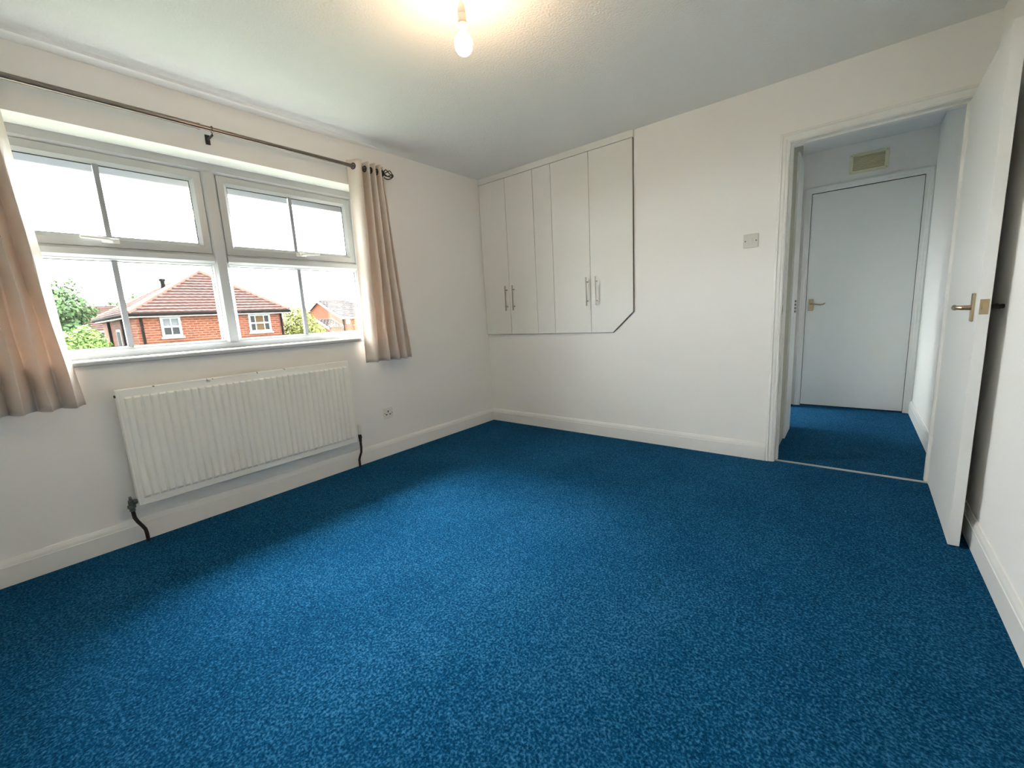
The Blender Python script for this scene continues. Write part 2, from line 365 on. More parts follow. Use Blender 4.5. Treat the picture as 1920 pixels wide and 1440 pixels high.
# ------------------------------------------------------------------ bedroom door casing
def architrave(name, x0, x1, zt, y, sgn, label, wd=0.047, th=0.016):
    """moulded U-shaped casing on a wall face y; sgn=-1 faces the bedroom"""
    prof = [(0, 0), (0, th * .75), (.004, th * .95), (.012, th), (.016, th * .72), (.030, th * .66), (.036, th * .45), (wd, th * .40), (wd, 0)]   # (distance from outer edge, proud)
    mb = MB(); k = len(prof)
    for X, Z, sx, sz in ((x0 - wd, 0, 1, 0), (x0 - wd, zt + wd, 1, -1), (x1 + wd, zt + wd, -1, -1), (x1 + wd, 0, -1, 0)):
        mb.v += [Vector((X + sx * d, y + sgn * t, Z + sz * d)) for d, t in prof]
    for i in range(3):
        for j in range(k): mb.f.append((i * k + j, i * k + (j + 1) % k, (i + 1) * k + (j + 1) % k, (i + 1) * k + j))
    mb.f += [tuple(range(k)), tuple(range(3 * k, 4 * k))]
    return mb.build(name, 'gloss', **S(label, 'door casing'))
architrave('trim_4', 2.503, 3.252, 1.992, -0.0005, -1, 'white moulded casing around the bedroom doorway')
# door lining with stop
lin = MB(); 
for (xa, xb) in ((DX0 + .0005, 2.507), (3.248, DX1 - .0005)): lin.box(xa, xb, 0.0, 0.10, 0, DZ - .0005)
lin.box(2.507, 3.248, 0.0, 0.10, 1.988, DZ - .0005)
lin = lin.build('trim_5', 'gloss', **S('white door lining inside the bedroom doorway', 'door frame'))
MB().box(2.507, 2.519, .045, .085, 0, 1.988).build('stop', 'gloss', lin)
MB().box(3.236, 3.248, .045, .085, 0, 1.988).build('stop', 'gloss', lin)
MB().box(2.519, 3.236, .045, .085, 1.976, 1.988).build('stop', 'gloss', lin)
MB().box(2.5070, 2.5078, .012, .034, 0.975, 1.035).build('strike_plate', 'brass', lin)
MB().box(2.5070, 2.5082, .016, .028, 0.990, 1.018).build('keep_hole', 'black', lin)
MB().prism([(2.500, .020, 0), (2.500, .027, .004), (2.500, .043, .004), (2.500, .050, 0)], (0.755, 0, 0)).build('trim_6', 'strip', **S('thin metal carpet strip across the doorway threshold', 'threshold strip'))

# ------------------------------------------------------------------ doors
def lever_handle(parent, face_x, sx, y, z, toward, mt, plate=(0.040, 0.112)):
    """lever on an x-facing surface, lever points along +-y"""
    pl = MB().box(min(face_x, face_x + sx * .008), max(face_x, face_x + sx * .008), y - plate[0] / 2, y + plate[0] / 2, z - plate[1] / 2, z + plate[1] / 2).build('backplate', mt, parent, bevel=.003)
    x1, x2 = face_x + sx * .006, face_x + sx * .045
    t = toward
    MB().tube([(x1, y, z), (x2 - sx * .012, y, z), (x2 - sx * .002, y + t * .010, z + .001), (x2, y + t * .035, z), (x2, y + t * .075, z - .004), (x2 - sx * .002, y + t * .100, z - .002), (x2 - sx * .003, y + t * .112, z + .002)],
              [.010, .009, .009, .0075, .0085, .0105, .0085], 12).build('lever', mt, pl, smooth=True)
    return pl
# bedroom door, hinged on the right jamb and opened right back (about 91 degrees)
dr = thing('door_1', 'white flush bedroom door standing wide open', 'door', (3.246, -0.004, 0.008), kind='structure')
def dbuild(mb, name, mt, par=None, **kw):
    return mb.build(name, mt, par or dr, **kw)
hx, hy = 3.246, -0.004
dbuild(MB().box(hx, hx + .035, hy - .762, hy, .008, 1.987), 'leaf', 'door', bevel=.0015)
lever_handle(dr, hx, -1, hy - .690, 0.998, 1, 'brass')
lever_handle(dr, hx + .035, 1, hy - .690, 0.998, 1, 'black', plate=(0.040, 0.112)).scale = (1, 1, 1)
lp = dbuild(MB().box(hx + .005, hx + .030, hy - .7633, hy - .7618, .972, 1.030), 'latch_plate', 'brass')
MB().prism([(hx + .011, hy - .7633, .992), (hx + .024, hy - .7633, .992), (hx + .011, hy - .773, .992)], (0, 0, .020)).build('latch_bolt', 'brass', lp)
for hz in (.2, 1.72):
    dbuild(MB().tube([(hx - .002, hy + .004, hz), (hx - .002, hy + .004, hz + .08)], .005, 10), 'hinge', 'gloss')
dr.rotation_euler = (0, 0, math.radians(-1.0))

PY0 = 0.585
# landing beyond the doorway
MB().box(2.39, 2.49, 0.10, 0.905, -0.12, 2.62).build('wall_landing_left', 'olive', **S('wall stub left of the landing with its shade painted in olive beige', 'wall'))
slab(0, 2.30, 2.405, 0.905, D, -0.12, 2.62, [(0.99, 1.79, -0.12, 2.03)]).build('wall_landing_side', 'wall', **S('white landing wall with a doorway to a side room', 'wall'))
slab(1, D, D + 0.10, 2.2, XR + 0.1, -0.12, 2.62, [(2.478, 3.272, -0.12, 2.038)]).build('wall_landing_back', 'wall', **S('white wall at the far end of the landing', 'wall'))
MB().box(2.2, XR + .1, 0.10, D + .1, HL, HL + .1).build('ceiling_landing', 'smooth', **S('white landing ceiling', 'ceiling'))
skirt('baseboard_landing', (XR, 0.10, 0), (XR, D, 0), (-1, 0, 0), 'white skirting board along the landing wall')
post = MB().box(2.385, 2.502, PY0, 0.918, 0, 2.08).build('trim_7', 'gloss', **S('white door post with black latch slots at the end of the wall stub', 'door frame'))
k_ = MB().box(2.5019, 2.5030, .740, .890, .955, 1.068).build('keep_plate', 'gloss', post)
for kz in (.972, .997, 1.024, 1.050):
    MB().box(2.5028, 2.5040, .765, .865, kz - .009, kz + .009).build('keep_hole', 'black', k_)
# side-room doorway: far jamb with keep plate, casing
sd = MB().box(2.30, 2.412, 1.770, 1.7895, 0, 2.03).box(2.30, 2.412, .9905, 1.01, 0, 2.03).box(2.30, 2.412, 1.01, 1.77, 2.01, 2.0295).build('trim_8', 'gloss', **S('white lining of the side room doorway on the landing', 'door frame'))
MB().box(2.4055, 2.418, 1.788, 1.845, 0, 2.09).build('trim_9', 'gloss', **S('white casing strip beside the side room doorway', 'door casing'))
architrave('trim_10', 2.490, 3.260, 2.030, D - .0005, -1, 'white moulded casing around the landing door', wd=0.056, th=.018)
fl = MB().box(2.4785, 2.488, D, D + .09, 0, 2.0375).box(3.262, 3.2715, D, D + .09, 0, 2.0375).box(2.488, 3.262, D, D + .09, 2.030, 2.0375).build('trim_11', 'dark', **S('dark gap lining around the closed landing door', 'door frame'))
MB().box(2.40, 3.35, D + .70, D + .78, -.12, 2.62).box(3.35, 3.42, D + .10, D + .78, -.12, 2.62).box(2.40, 3.35, D + .1, D + .7, HL, HL + .1).box(2.40, 3.35, D + .1, D + .7, -.12, 0).build('wall_light_block', 'wall', **S('added unseen box blocking light behind the landing door', 'wall'))  # unseen box added to keep outdoor light out of the door gaps
d2 = thing('door_2', 'closed white flush door at the end of the landing', 'door', (2.875, D + .02, 0.0), kind='structure')
MB().box(2.4925, 3.2575, D + .004, D + .040, .012, 2.0255).build('leaf', 'door', d2, bevel=.0015)
MB().box(2.512, 2.552, D - .004, D + .0045, .945, 1.057).build('backplate', 'brass', d2, bevel=.003)
MB().tube([(2.532, D - .002, 1.010), (2.532, D - .035, 1.010), (2.545, D - .042, 1.011), (2.575, D - .042, 1.006), (2.610, D - .041, 1.000), (2.632, D - .038, 1.004), (2.645, D - .034, 1.014)], [.009, .008, .008, .007, .007, .006, .005], 10).build('lever', 'brass', d2, smooth=True)
MB().box(2.484, 2.493, D - .001, D + .006, .990, 1.012).build('latch', 'black', d2)
# louvred vent above the landing door
v = thing('air_vent', 'cream louvred vent grille above the landing door', 'vent', (2.884, D, 2.137))
MB().box(2.770, 2.998, D - .003, D - .0005, 2.155, 2.283).build('backing', 'ventdark', v)
vf = MB()
for a in ((2.752, 3.016, 2.137, 2.160), (2.752, 3.016, 2.278, 2.301), (2.752, 2.778, 2.160, 2.278), (2.990, 3.016, 2.160, 2.278)):
    vf.box(a[0], a[1], D - .012, D - .0005, a[2], a[3])
vf.build('frame', 'vent', v, bevel=.002)
s0 = None
for i in range(9):
    z = 2.168 + i * .0128
    if s0 is None:
        s0 = MB().prism([(2.778, D - .003, z + .008), (2.778, D - .010, z - .002), (2.778, D - .0085, z - .003), (2.778, D - .003, z + .0055)], (.212, 0, 0)).build('slat', 'vent', v)
    else: clone(s0, v, (0, 0, i * .0128))
for sx in (2.764, 3.004):
    for sz in (2.149, 2.289): MB().tube([(sx, D - .010, sz), (sx, D - .0135, sz)], .004, 8).build('screw', 'steel', v)

# side room that lights the landing through its own window in the same outside wall
MB().box(0, 2.30, 3.1, 3.2, -0.12, 2.62).build('wall_side_room_far', 'wall', **S('white far wall of the side room', 'wall'))
MB().box(2.30, 2.40, D + .1, 3.2, -0.12, 2.62).build('wall_side_room_right', 'wall', **S('white side room wall beyond the landing', 'wall'))
MB().box(0, 2.30, 0.1, 3.1, HL, HL + .1).build('ceiling_side_room', 'smooth', **S('white side room ceiling', 'ceiling'))
MB().box(0, 1.9, 0.1, 3.1, -0.12, 0).box(1.9, 2.30, D + .12, 3.1, -.12, 0).build('floor_side_room', 'carpet', **S('blue carpet of the side room', 'carpet'))
w2 = thing('window_2', 'white plastic side room window', 'window', (-.19, 1.5, .9), kind='structure')
MB().ring(.7505, 2.2495, .9005, 2.0495, [(0, XF), (.055, XF), (.055, XB), (0, XB)]).build('outer_frame', 'upvc', w2)
MB().box(XB, XF, 1.47, 1.53, .955, 1.995).build('mullion', 'upvc', w2)
for a, b in ((.805, 1.47), (1.53, 2.195)): MB().box(GX - .003, GX + .003, a, b, .955, 1.995).build('pane', 'glass', w2)

# ------------------------------------------------------------------ fitted cupboard over the stairs
cb = thing('fitted_cupboard', 'white fitted wall cupboard with steel bar handles in the corner', 'cupboard', (0.765, -0.008, 0.878))
Z0, Z1 = 0.882, 2.283
MB().prism([(0.001, -.0005, .8785), (1.3625, -.0005, .8785), (1.5355, -.0005, 1.0385), (1.5355, -.0005, 2.337), (0.001, -.0005, 2.337)], (0, -.004, 0)).build('carcass_edge', 'dark', cb)
MB().box(0.002, 1.538, -.018, -.0045, 2.288, 2.3375).build('fascia', 'cup', cb)
seam = [0.005, 0.3225, 0.632, 0.819, 1.172, 1.533]
for i in range(5):
    a, b = seam[i] + .0018, seam[i + 1] - .0018
    if i < 4: pts = [(a, Z0), (b, Z0), (b, Z1), (a, Z1)]
    else: pts = [(a, Z0), (1.360, Z0), (b, 1.040), (b, Z1), (a, Z1)]
    pnl = MB().prism([(x, -.0045, z) for x, z in pts], (0, -.0155, 0)).build('filler_panel' if i == 2 else 'door', 'cup', cb, bevel=.0012)
    hxp = {0: .291, 1: .3765, 3: 1.1465, 4: 1.2305}.get(i)
    if hxp:
        hb = MB().tube([(hxp, -.052, 1.104), (hxp, -.052, 1.333)], .006, 12).build('handle', 'steel', pnl, smooth=True)
        for hz in (1.142, 1.295): MB().tube([(hxp, -.0199, hz), (hxp, -.050, hz)], .0048, 8).build('handle_post', 'steel', pnl)

# ------------------------------------------------------------------ light switch and socket
sw = thing('light_switch', 'white single light switch on the wall beside the doorway', 'switch', (2.318, 0, 1.408))
MB().box(2.275, 2.361, -.009, -.0005, 1.408, 1.494).build('plate', 'plate', sw, bevel=.003)
MB().prism([(2.306, -.0092, 1.435), (2.306, -.0092, 1.467), (2.306, -.0135, 1.467), (2.306, -.0105, 1.435)], (.022, 0, 0)).build('rocker', 'plate', sw, bevel=.001)
for x in (2.287, 2.349): MB().tube([(x, -.0088, 1.451), (x, -.0103, 1.451)], .0045, 10).build('screw', 'valve', sw)
sk = thing('wall_socket', 'white single power socket low on the window wall', 'socket', (0, -1.260, .300))
MB().box(.0005, .010, -1.303, -1.217, .300, .386).build('plate', 'plastic', sk, bevel=.003)
for y, z, dy, dz in ((-1.262, .357, .004, .008), (-1.279, .334, .0065, .004), (-1.245, .334, .0065, .004)):
    MB().box(.0098, .0106, y - dy, y + dy, z - dz, z + dz).build('pin_hole', 'gasket', sk)
MB().box(.0095, .0135, -1.2385, -1.2265, .350, .370).build('rocker', 'plastic', sk, bevel=.001)
for y in (-1.293, -1.227): MB().tube([(.0098, y, .343), (.0108, y, .343)], .004, 8).build('screw', 'valve', sk)

# ------------------------------------------------------------------ radiator
RY0, RY1, RZ0, RZ1, RX = -2.812, -1.596, 0.206, 0.809, 0.098
rd = thing('radiator', 'white fluted panel radiator under the window with chipped top edge', 'radiator', (0.06, -2.204, 0.0))
N_FL = 35; pitch = (RY1 - RY0 - .030) / N_FL
us = [(RY0, 0), (RY0 + .008, 0)]
for i in range(N_FL):
    a = RY0 + .015 + i * pitch
    us += [(a, 0), (a + .0035, .75), (a + .008, 1), (a + pitch - .012, 1), (a + pitch - .0075, .75), (a + pitch - .004, 0)]
us += [(RY1 - .008, 0), (RY1, 0)]
zs = [(RZ0, 0, -.006), (RZ0 + .004, 0, 0), (RZ0 + .036, 0, 0), (RZ0 + .050, 1, 0), (RZ0 + .30, 1, 0), (RZ1 - .047, 1, 0), (RZ1 - .040, 0, 0), (RZ1 - .004, 0, 0), (RZ1, 0, -.006)]
pan = MB(); k = len(zs)
for y, h in us:
    for z, e, dx in zs: pan.v.append(Vector((RX - .012 + h * e * .015 + dx, y, z)))
for i in range(len(us) - 1):
    for j in range(k - 1): pan.f.append((i * k + j, (i + 1) * k + j, (i + 1) * k + j + 1, i * k + j + 1))
pan.build('front_panel', 'radiator', rd)
MB().box(.040, RX - .0185, RY0 + .004, RY1 - .004, RZ0 + .010, RZ1 - .010).build('back_panel', 'radwhite', rd)
MB().box(.036, RX - .007, RY0 - .010, RY0 - .0005, RZ0 + .004, RZ1 - .002).build('side_cover', 'radwhite', rd, bevel=.003)
MB().box(.036, RX - .007, RY1 + .0005, RY1 + .008, RZ0 + .004, RZ1 - .002).build('side_cover', 'radwhite', rd, bevel=.003)
MB().box(.036, RX - .016, RY0, RY1, RZ1 - .010, RZ1 - .003).build('top_grille', 'radwhite', rd)
MB().tube([(.055, RY0 - .0095, RZ1 - .035), (.055, RY0 - .016, RZ1 - .035)], .007, 10).build('bleed_valve', 'black', rd)
for y in (-2.55, -1.85): MB().box(.0005, .040, y - .02, y + .02, .30, .74).build('wall_bracket', 'radwhite', rd)
# left lockshield valve and pipe
vy, vz = -2.848, .232
va = MB().tube([(.065, vy, vz - .045), (.065, vy, vz + .012)], [.012, .012], 10).tube([(.065, vy, vz - .028), (.065, vy, vz - .012)], .017, 6).tube([(.065, vy, vz), (.065, RY0 - .009, vz)], .010, 10).tube([(.065, vy + .010, vz), (.065, vy + .022, vz)], .015, 6).tube([(.065, vy, vz + .01), (.065, vy, vz + .032)], [.008, .005], 8)
va.build('valve', 'valve', rd)
MB().tube([(.065, vy, vz - .044), (.065, vy + .002, .150), (.064, vy + .010, .125), (.058, vy + .024, .095), (.052, vy + .034, .070), (.050, vy + .037, .045), (.050, vy + .037, .0005)], .0085, 10).build('pipe', 'pipe', rd, smooth=True)
# right valve with white cap
vy = -1.560
MB().tube([(.065, vy, .200), (.065, vy, .252)], .011, 10).tube([(.065, vy, .225), (.065, vy, .242)], .016, 6).tube([(.065, vy, .246), (.065, RY1 + .007, .246)], .010, 10).build('valve', 'pipe', rd)
MB().lathe([(.012, .254), (.017, .258), (.018, .285), (.016, .300), (.014, .322), (.010, .326)], (.065, vy, 0), 2, 14).build('valve_cap', 'plastic', rd, smooth=True)
MB().tube([(.065, vy, .201), (.065, vy, .150), (.062, vy - .002, .115), (.055, vy - .012, .085), (.050, vy - .018, .060), (.050, vy - .018, .0005)], .0085, 10).build('pipe', 'pipe', rd, smooth=True)

# ------------------------------------------------------------------ curtain pole and curtains
PX_, PZ_ = 0.085, 2.143
cp = thing('curtain_pole', 'dark metal curtain pole with cage finial above the window', 'curtain pole', (PX_, -2.22, 2.10))
MB().tube([(PX_, -3.34, PZ_), (PX_, -2.285, PZ_)], .0140, 16).build('pole', 'bronze', cp, smooth=True)
MB().tube([(PX_, -2.285, PZ_), (PX_, -1.155, PZ_)], .0120, 16).build('pole', 'bronze', cp, smooth=True)
MB().tube([(PX_, -2.290, PZ_), (PX_, -2.280, PZ_)], .0152, 16).build('joint_ring', 'bronze', cp, smooth=True)
for fy, sg in ((-1.155, 1), (-3.34, -1)):
    fn = MB().tube([(PX_, fy, PZ_), (PX_, fy + sg * .014, PZ_)], .014, 14).build('finial', 'black', cp, smooth=True)
    cg = MB()
    for i in range(6):
        a0 = i * PI / 3; pts = []
        for t in range(11):
            u = t / 10; r = .032 * math.sin(PI * min(1, u ** 0.75)) ** 0.8 + .002; a = a0 + u * 1.6
            pts.append((PX_ + r * math.cos(a), fy + sg * (.012 + .088 * u), PZ_ + r * math.sin(a)))
        cg.tube(pts, .0036, 6)
    cg.build('cage_wire', 'black', fn, smooth=True)
for by in (-3.30, -2.225, -1.17):
    br_ = MB().tube([(.004, by, PZ_ - .030), (PX_ - .004, by, PZ_ - .028), (PX_, by, PZ_ - .014)], .0055, 8).build('bracket', 'black', cp)
    MB().box(.0005, .006, by - .011, by + .011, PZ_ - .054, PZ_ - .004).build('bracket_plate', 'black', br_)
    MB().torus((PX_, by, PZ_), (0, 1, 0), .0155, .003, 18, 6).build('bracket_ring', 'bronze', br_, smooth=True)

def curtain(name, label, yt0, yt1, yb0, yb1, nf, ph, amp_t, amp_b, ztop, zbot, seed, lead_w):
    rnd = random.Random(seed)
    o = thing(name, label, 'curtain', (PX_, (yb0 + yb1) / 2, zbot), 'pair of curtains on the pole')
    fs_ = [rnd.uniform(-.5, .5) for _ in range(60)]
    def fn(u, v):
        t = v                                      # 0 top .. 1 bottom
        y0 = yt0 + (yb0 - yt0) * t ** 1.3; y1 = yt1 + (yb1 - yt1) * t ** 1.3
        wob = 0.16 * t * (math.sin(2.1 * PI * u + seed) + .6 * math.sin(5.3 * PI * u + 1.7 * seed))
        a = 2 * PI * nf * u + ph + wob
        lead = lead_w * (1 - .35 * t)
        us_ = u * nf                                # the leading fold is spread wide, the rest are packed tight
        um = lead * min(us_, .75) / .75 + (1 - lead) * max(0, us_ - .75) / (nf - .75)
        s1 = math.sin(a); sh = math.copysign(abs(s1) ** .9, s1)
        A = amp_t + (amp_b - amp_t) * t + .006 * t * math.sin(7 * u + 3 * t + seed)
        x = PX_ + A * sh + .004 * math.sin(9 * t + 6 * u + seed) * t
        y = y0 + (y1 - y0) * um - .0034 * math.sin(2 * a) * (0.6 + .6 * t) + .004 * math.sin(14 * t + 20 * u) * t
        return (max(.036, x), y, ztop + (zbot - ztop) * v + .004 * math.sin(a + 1) * v)
    c = MB().grid(fn, int(nf * 26), 46).build('fabric', 'curtain', o, smooth=True)
    c.modifiers.new('thick', 'SOLIDIFY').thickness = .0016
    def hem(u, v):
        q = fn(u, 0.945 + 0.055 * v); return (q[0] + .0, q[1], q[2])
    # eyelets where the cloth crosses the pole
    for i in range(int(nf * 2) + 1):
        a = i * PI
        u = (a - ph) / (2 * PI * nf)
        if 0.0 <= u <= 1.0:
            vt = (ztop - PZ_) / (ztop - zbot); q0 = Vector(fn(max(0, u - .01), vt)); q1 = Vector(fn(min(1, u + .01), vt)); q = Vector(fn(u, vt))
            tan = (q1 - q0); nrm = Vector((-tan.y, tan.x, 0)).normalized()
            MB().torus((PX_, q.y, PZ_), (nrm if nrm.length > .1 else (0, 1, 0)), .0185, .004, 20, 6).build('eyelet', 'black', o, smooth=True)
    return o
curtain('curtain', 'beige satin curtain gathered at the corner end of the pole', -1.412, -1.150, -1.436, -1.048, 4.25, -1.3, .040, .046, 2.186, .770, 1.3, .36)
curtain('curtain', 'beige satin curtain gathered at the near end of the pole', -2.985, -3.330, -2.930, -3.385, 5.75, -1.3, .046, .054, 2.186, .755, 2.9, .17)

# ------------------------------------------------------------------ pendant bulb
bx, by = 1.597, -1.810
pn = thing('pendant_light', 'bare lit bulb hanging from the ceiling on a short white flex', 'ceiling light', (bx, by, 2.10))
MB().lathe([(.040, H - .0005), (.040, H - .008), (.034, H - .020), (.012, H - .030), (.004, H - .032)], (bx, by, 0), 2, 28).build('ceiling_rose', 'holder', pn, smooth=True)
BD = -.018
MB().tube([(bx, by, H - .030), (bx + .001, by, H - .04), (bx, by, 2.288 + BD)], .0032, 10).build('flex', 'holder', pn, smooth=True)
MB().lathe([(.004, 2.292), (.009, 2.289), (.0135, 2.278), (.0160, 2.262), (.0165, 2.252), (.0155, 2.2515), (.0155, 2.250), (.0170, 2.2495), (.0175, 2.222), (.0178, 2.216)], (bx, by, BD), 2, 28).build('lamp_holder', 'holder', pn, smooth=True)
MB().lathe([(.0185, 2.2155), (.0195, 2.213), (.0195, 2.208), (.0150, 2.206)], (bx, by, BD), 2, 28).build('holder_ring', 'bulbneck', pn, smooth=True)
MB().lathe([(.0110, 2.214), (.0125, 2.206), (.0130, 2.196), (.0150, 2.188)], (bx, by, BD), 2, 24).build('bulb_cap', 'bulbneck', pn, smooth=True)
bp_ = [(.0150, 2.1885)]
for i in range(1, 17):
    a = PI * (.16 + .84 * i / 16); bp_.append((.0355 * math.sin(a) + .0001, 2.1465 + .041 * math.cos(a)))
MB().lathe(bp_, (bx, by, BD), 2, 32).build('bulb', 'bulb', pn, smooth=True)

# ------------------------------------------------------------------ outside: ground, houses, trees
MB().box(-120, -0.62, -90, 120, GZ - .3, GZ).build('ground', 'ground', **S('gardens between the houses', 'ground'))

def slope(mb, A, B, Ct, Dt, n, lift, wave=.30, amp=.025, cols=40):
    """tiled roof slope: eave A-B, top Dt-Ct (above A is Dt, above B is Ct), n overlapping courses"""
    A, B, Ct, Dt = map(Vector, (A, B, Ct, Dt))
    nrm = (B - A).cross(((Dt + Ct) / 2 - (A + B) / 2)).normalized()
    if nrm.z < 0: nrm = -nrm
    L_ = (B - A).length
    for i in range(n):
        t0, t1 = i / n, (i + 1) / n
        a0 = A.lerp(Dt, t0); b0 = B.lerp(Ct, t0); a1 = A.lerp(Dt, t1); b1 = B.lerp(Ct, t1)
        m_ = max(2, int(cols * (b0 - a0).length / L_)); o = len(mb.v)
        for j in range(m_ + 1):
            s_ = j / m_; q0 = a0.lerp(b0, s_); q1 = a1.lerp(b1, s_)
            wv = amp * (0.5 + 0.5 * math.cos(2 * PI * (q0 - A).dot((B - A).normalized()) / wave + (i % 2) * PI))
            mb.v += [q0, q0 + nrm * (lift + wv), q1 + nrm * (.004 + wv * .3)]
        for j in range(m_):
            k0, k1 = o + j * 3, o + (j + 1) * 3
            mb.f += [(k0, k1, k1 + 1, k0 + 1), (k0 + 1, k1 + 1, k1 + 2, k0 + 2)]
    return mb

def sash_window(parent, X, y0, y1, z0, z1, glassmat, cols=2, mid=None):
    """window on a +x facing wall at plane X"""
    fr = MB().ring(y0, y1, z0, z1, [(0, X + .05), (.10, X + .05), (.10, X - .02), (0, X - .02)])
    zm = z0 + (z1 - z0) * .5
    fr.box(X - .02, X + .045, y0 + .1, y1 - .1, zm - .04, zm + .04)
    w_ = fr.build('window', 'extwhite', parent)
    ys = [y0 + .1 + (y1 - y0 - .2) * i / cols for i in range(cols + 1)] if not mid else [y0 + .1, y0 + .1 + (y1 - y0 - .2) * .26, y0 + .1 + (y1 - y0 - .2) * .74, y1 - .1]
    for i in range(len(ys) - 1):
        for (za, zb) in ((z0 + .1, zm - .04), (zm + .04, z1 - .1)):
            MB().box(X - .02, X + .004, ys[i] + .0, ys[i + 1], za, zb).build('pane', (glassmat if not mid else ('blind' if i == 1 else 'extglass')) if zb < z1 - .2 or mid else ('paleglass' if cols == 2 else glassmat), w_)
        if i: MB().box(X - .015, X + .03, ys[i] - .025, ys[i] + .025, z0 + .1, zm - .04).box(X - .015, X + .03, ys[i] - .025, ys[i] + .025, zm + .04, z1 - .1).build('glazing_bar', 'extwhite', w_)
    MB().box(X - .02, X + .12, y0 - .06, y1 + .06, z0 - .09, z0).build('sill', 'extwhite', w_)
    return w_

# facing house: hipped red tile roof
HX = -22.0; yA, yB, xC, ez = 1.10, 7.36, -30.4, 1.80
h1 = thing('house', 'red brick house with hipped pink tile roof facing the window', 'house', (HX - 4, 4.2, GZ), 'houses across the gardens')
MB().box(xC, HX, yA, yB, GZ, ez + .15).build('wall', 'brick', h1)
ov = .28; et = 1.97
apex = Vector((-24.45, 4.45, 4.15))
E0, E1, E2, E3 = Vector((HX + ov, yA - ov, et)), Vector((HX + ov, yB + ov, et)), Vector((xC - ov, yB + ov, et)), Vector((xC - ov, yA - ov, et))
rf = MB(); slope(rf, E0, E1, apex, apex, 15, .10, cols=80); slope(rf, E3, E0, apex, apex, 15, .10, cols=80)
rf.add([E1, E2, apex], [(0, 1, 2)]).add([E2, E3, apex], [(0, 1, 2)]).add([E0, E1, E2, E3], [(0, 1, 2, 3)])
rf = rf.build('roof', 'tile', h1)
for e in (E0, E1, E3): MB().tube([e + Vector((0, 0, .05)), apex + Vector((0, 0, .06))], .13, 8).build('hip_tiles', 'hip', rf)
MB().box(HX + .002, HX + ov - .02, yA - ov + .02, yB + ov - .02, ez, ez + .02).box(HX + ov - .04, HX + ov, yA - ov, yB + ov, ez, et - .04).build('fascia', 'fascia', h1)
MB().box(xC, HX, yA - ov, yA - ov + .03, ez, et - .04).box(xC, HX, yA - ov + .03, yA, ez, ez + .02).build('fascia', 'fascia', h1)
MB().tube([(HX + ov + .06, yA - ov - .05, et - .05), (HX + ov + .06, yB + ov + .05, et - .05)], .07, 8).build('gutter', 'gutter', h1)
MB().tube([(HX + ov, yA - ov - .06, et - .05), (xC - .1, yA - ov - .06, et - .05)], .07, 8).build('gutter', 'gutter', h1)
MB().tube([(HX + .06, yA + .18, ez), (HX + .06, yA + .18, GZ)], .05, 8).build('downpipe', 'gutter', h1)
MB().tube([(HX + .06, yB - .10, ez), (HX + .06, yB - .10, GZ)], .05, 8).build('downpipe', 'gutter', h1)
for xx in (-24.6, -28.2): MB().tube([(xx, yA - .06, ez), (xx, yA - .06, GZ)], .06, 8).build('downpipe', 'gutter', h1)
MB().box(HX + .001, HX + .03, yA, yB, .66, .74).build('brick_band', 'brick2', h1)
sash_window(h1, HX, 1.95, 2.72, .88, 1.80, 'extglass', 2)
sash_window(h1, HX, 5.62, 6.70, .86, 1.80, 'extglass', 3, mid=True)
vp = pix(307, 543, 0, -24.0)
MB().tube([vp - Vector((0, 0, .4)), vp + Vector((0, 0, .52))], .09, 10).tube([vp + Vector((0, 0, .40)), vp + Vector((0, 0, .52))], .13, 10).build('vent_pipe', 'gutter', h1)
# side elevation features
MB().box(-26.6, -25.6, yA - .04, yA - .001, .2, 1.35).build('window', 'extwhite', h1)
MB().box(-26.5, -25.7, yA - .05, yA - .041, .3, 1.25).build('pane', 'extglass', h1)

# house behind on the left
h2 = thing('house', 'brick house with long tiled roof behind the trees on the left', 'house', (-37, 3, GZ), 'houses across the gardens')
MB().box(-41, -35, 1.0, 9.0, GZ, 1.55).build('wall', 'brick', h2)
rf = MB(); slope(rf, (-34.7, .75, 1.45), (-34.7, 9.2, 1.45), (-38, 9.2, 3.15), (-38, .75, 3.15), 14, .10, cols=60)
rf.add([(-41.3, .75, 1.45), (-41.3, 9.2, 1.45), (-38, 9.2, 3.15), (-38, .75, 3.15)], [(0, 1, 2, 3)]).add([(-34.7, .75, 1.45), (-41.3, .75, 1.45), (-38, .75, 3.15)], [(0, 1, 2)])
rf.build('roof', 'tile', h2)
MB().box(-34.75, -34.70, .75, 9.2, 1.30, 1.44).build('fascia', 'fascia', h2)
sash_window(h2, -35.0, 1.32, 2.00, .30, 1.25, 'extglass', 2)

# gabled house on the right
h3 = thing('house', 'orange brick gabled house with grey roof seen at the right of the window', 'house', (-38, 20, GZ), 'houses across the gardens')
Yg = 18.0; ap = pix(597, 563.6, 1, Yg); fe = pix(643, 595, 1, Yg); bx_ = 2 * ap.x - fe.x; ye = Yg + 6.2; yr = Yg + 2.5
MB().prism([(fe.x - .25, Yg, GZ), (fe.x - .25, Yg, fe.z), (ap.x, Yg, ap.z - .12), (bx_ + .25, Yg, fe.z), (bx_ + .25, Yg, GZ)], (0, .3, 0)).build('gable_wall', 'brick2', h3)
MB().box(bx_ + .25, fe.x - .25, Yg + .3, ye - .25, GZ, fe.z).build('wall', 'brick2', h3)
rf = MB(); F0, F1 = Vector((fe.x, Yg - .15, fe.z)), Vector((fe.x, ye, fe.z)); B0, B1 = Vector((bx_, Yg - .15, fe.z)), Vector((bx_, ye, fe.z)); R0, R1 = Vector((ap.x, Yg - .15, ap.z)), Vector((ap.x, yr, ap.z))
slope(rf, F0, F1, R1, R0, 14, .08, cols=40); slope(rf, B1, B0, R0, R1, 14, .08, cols=40)
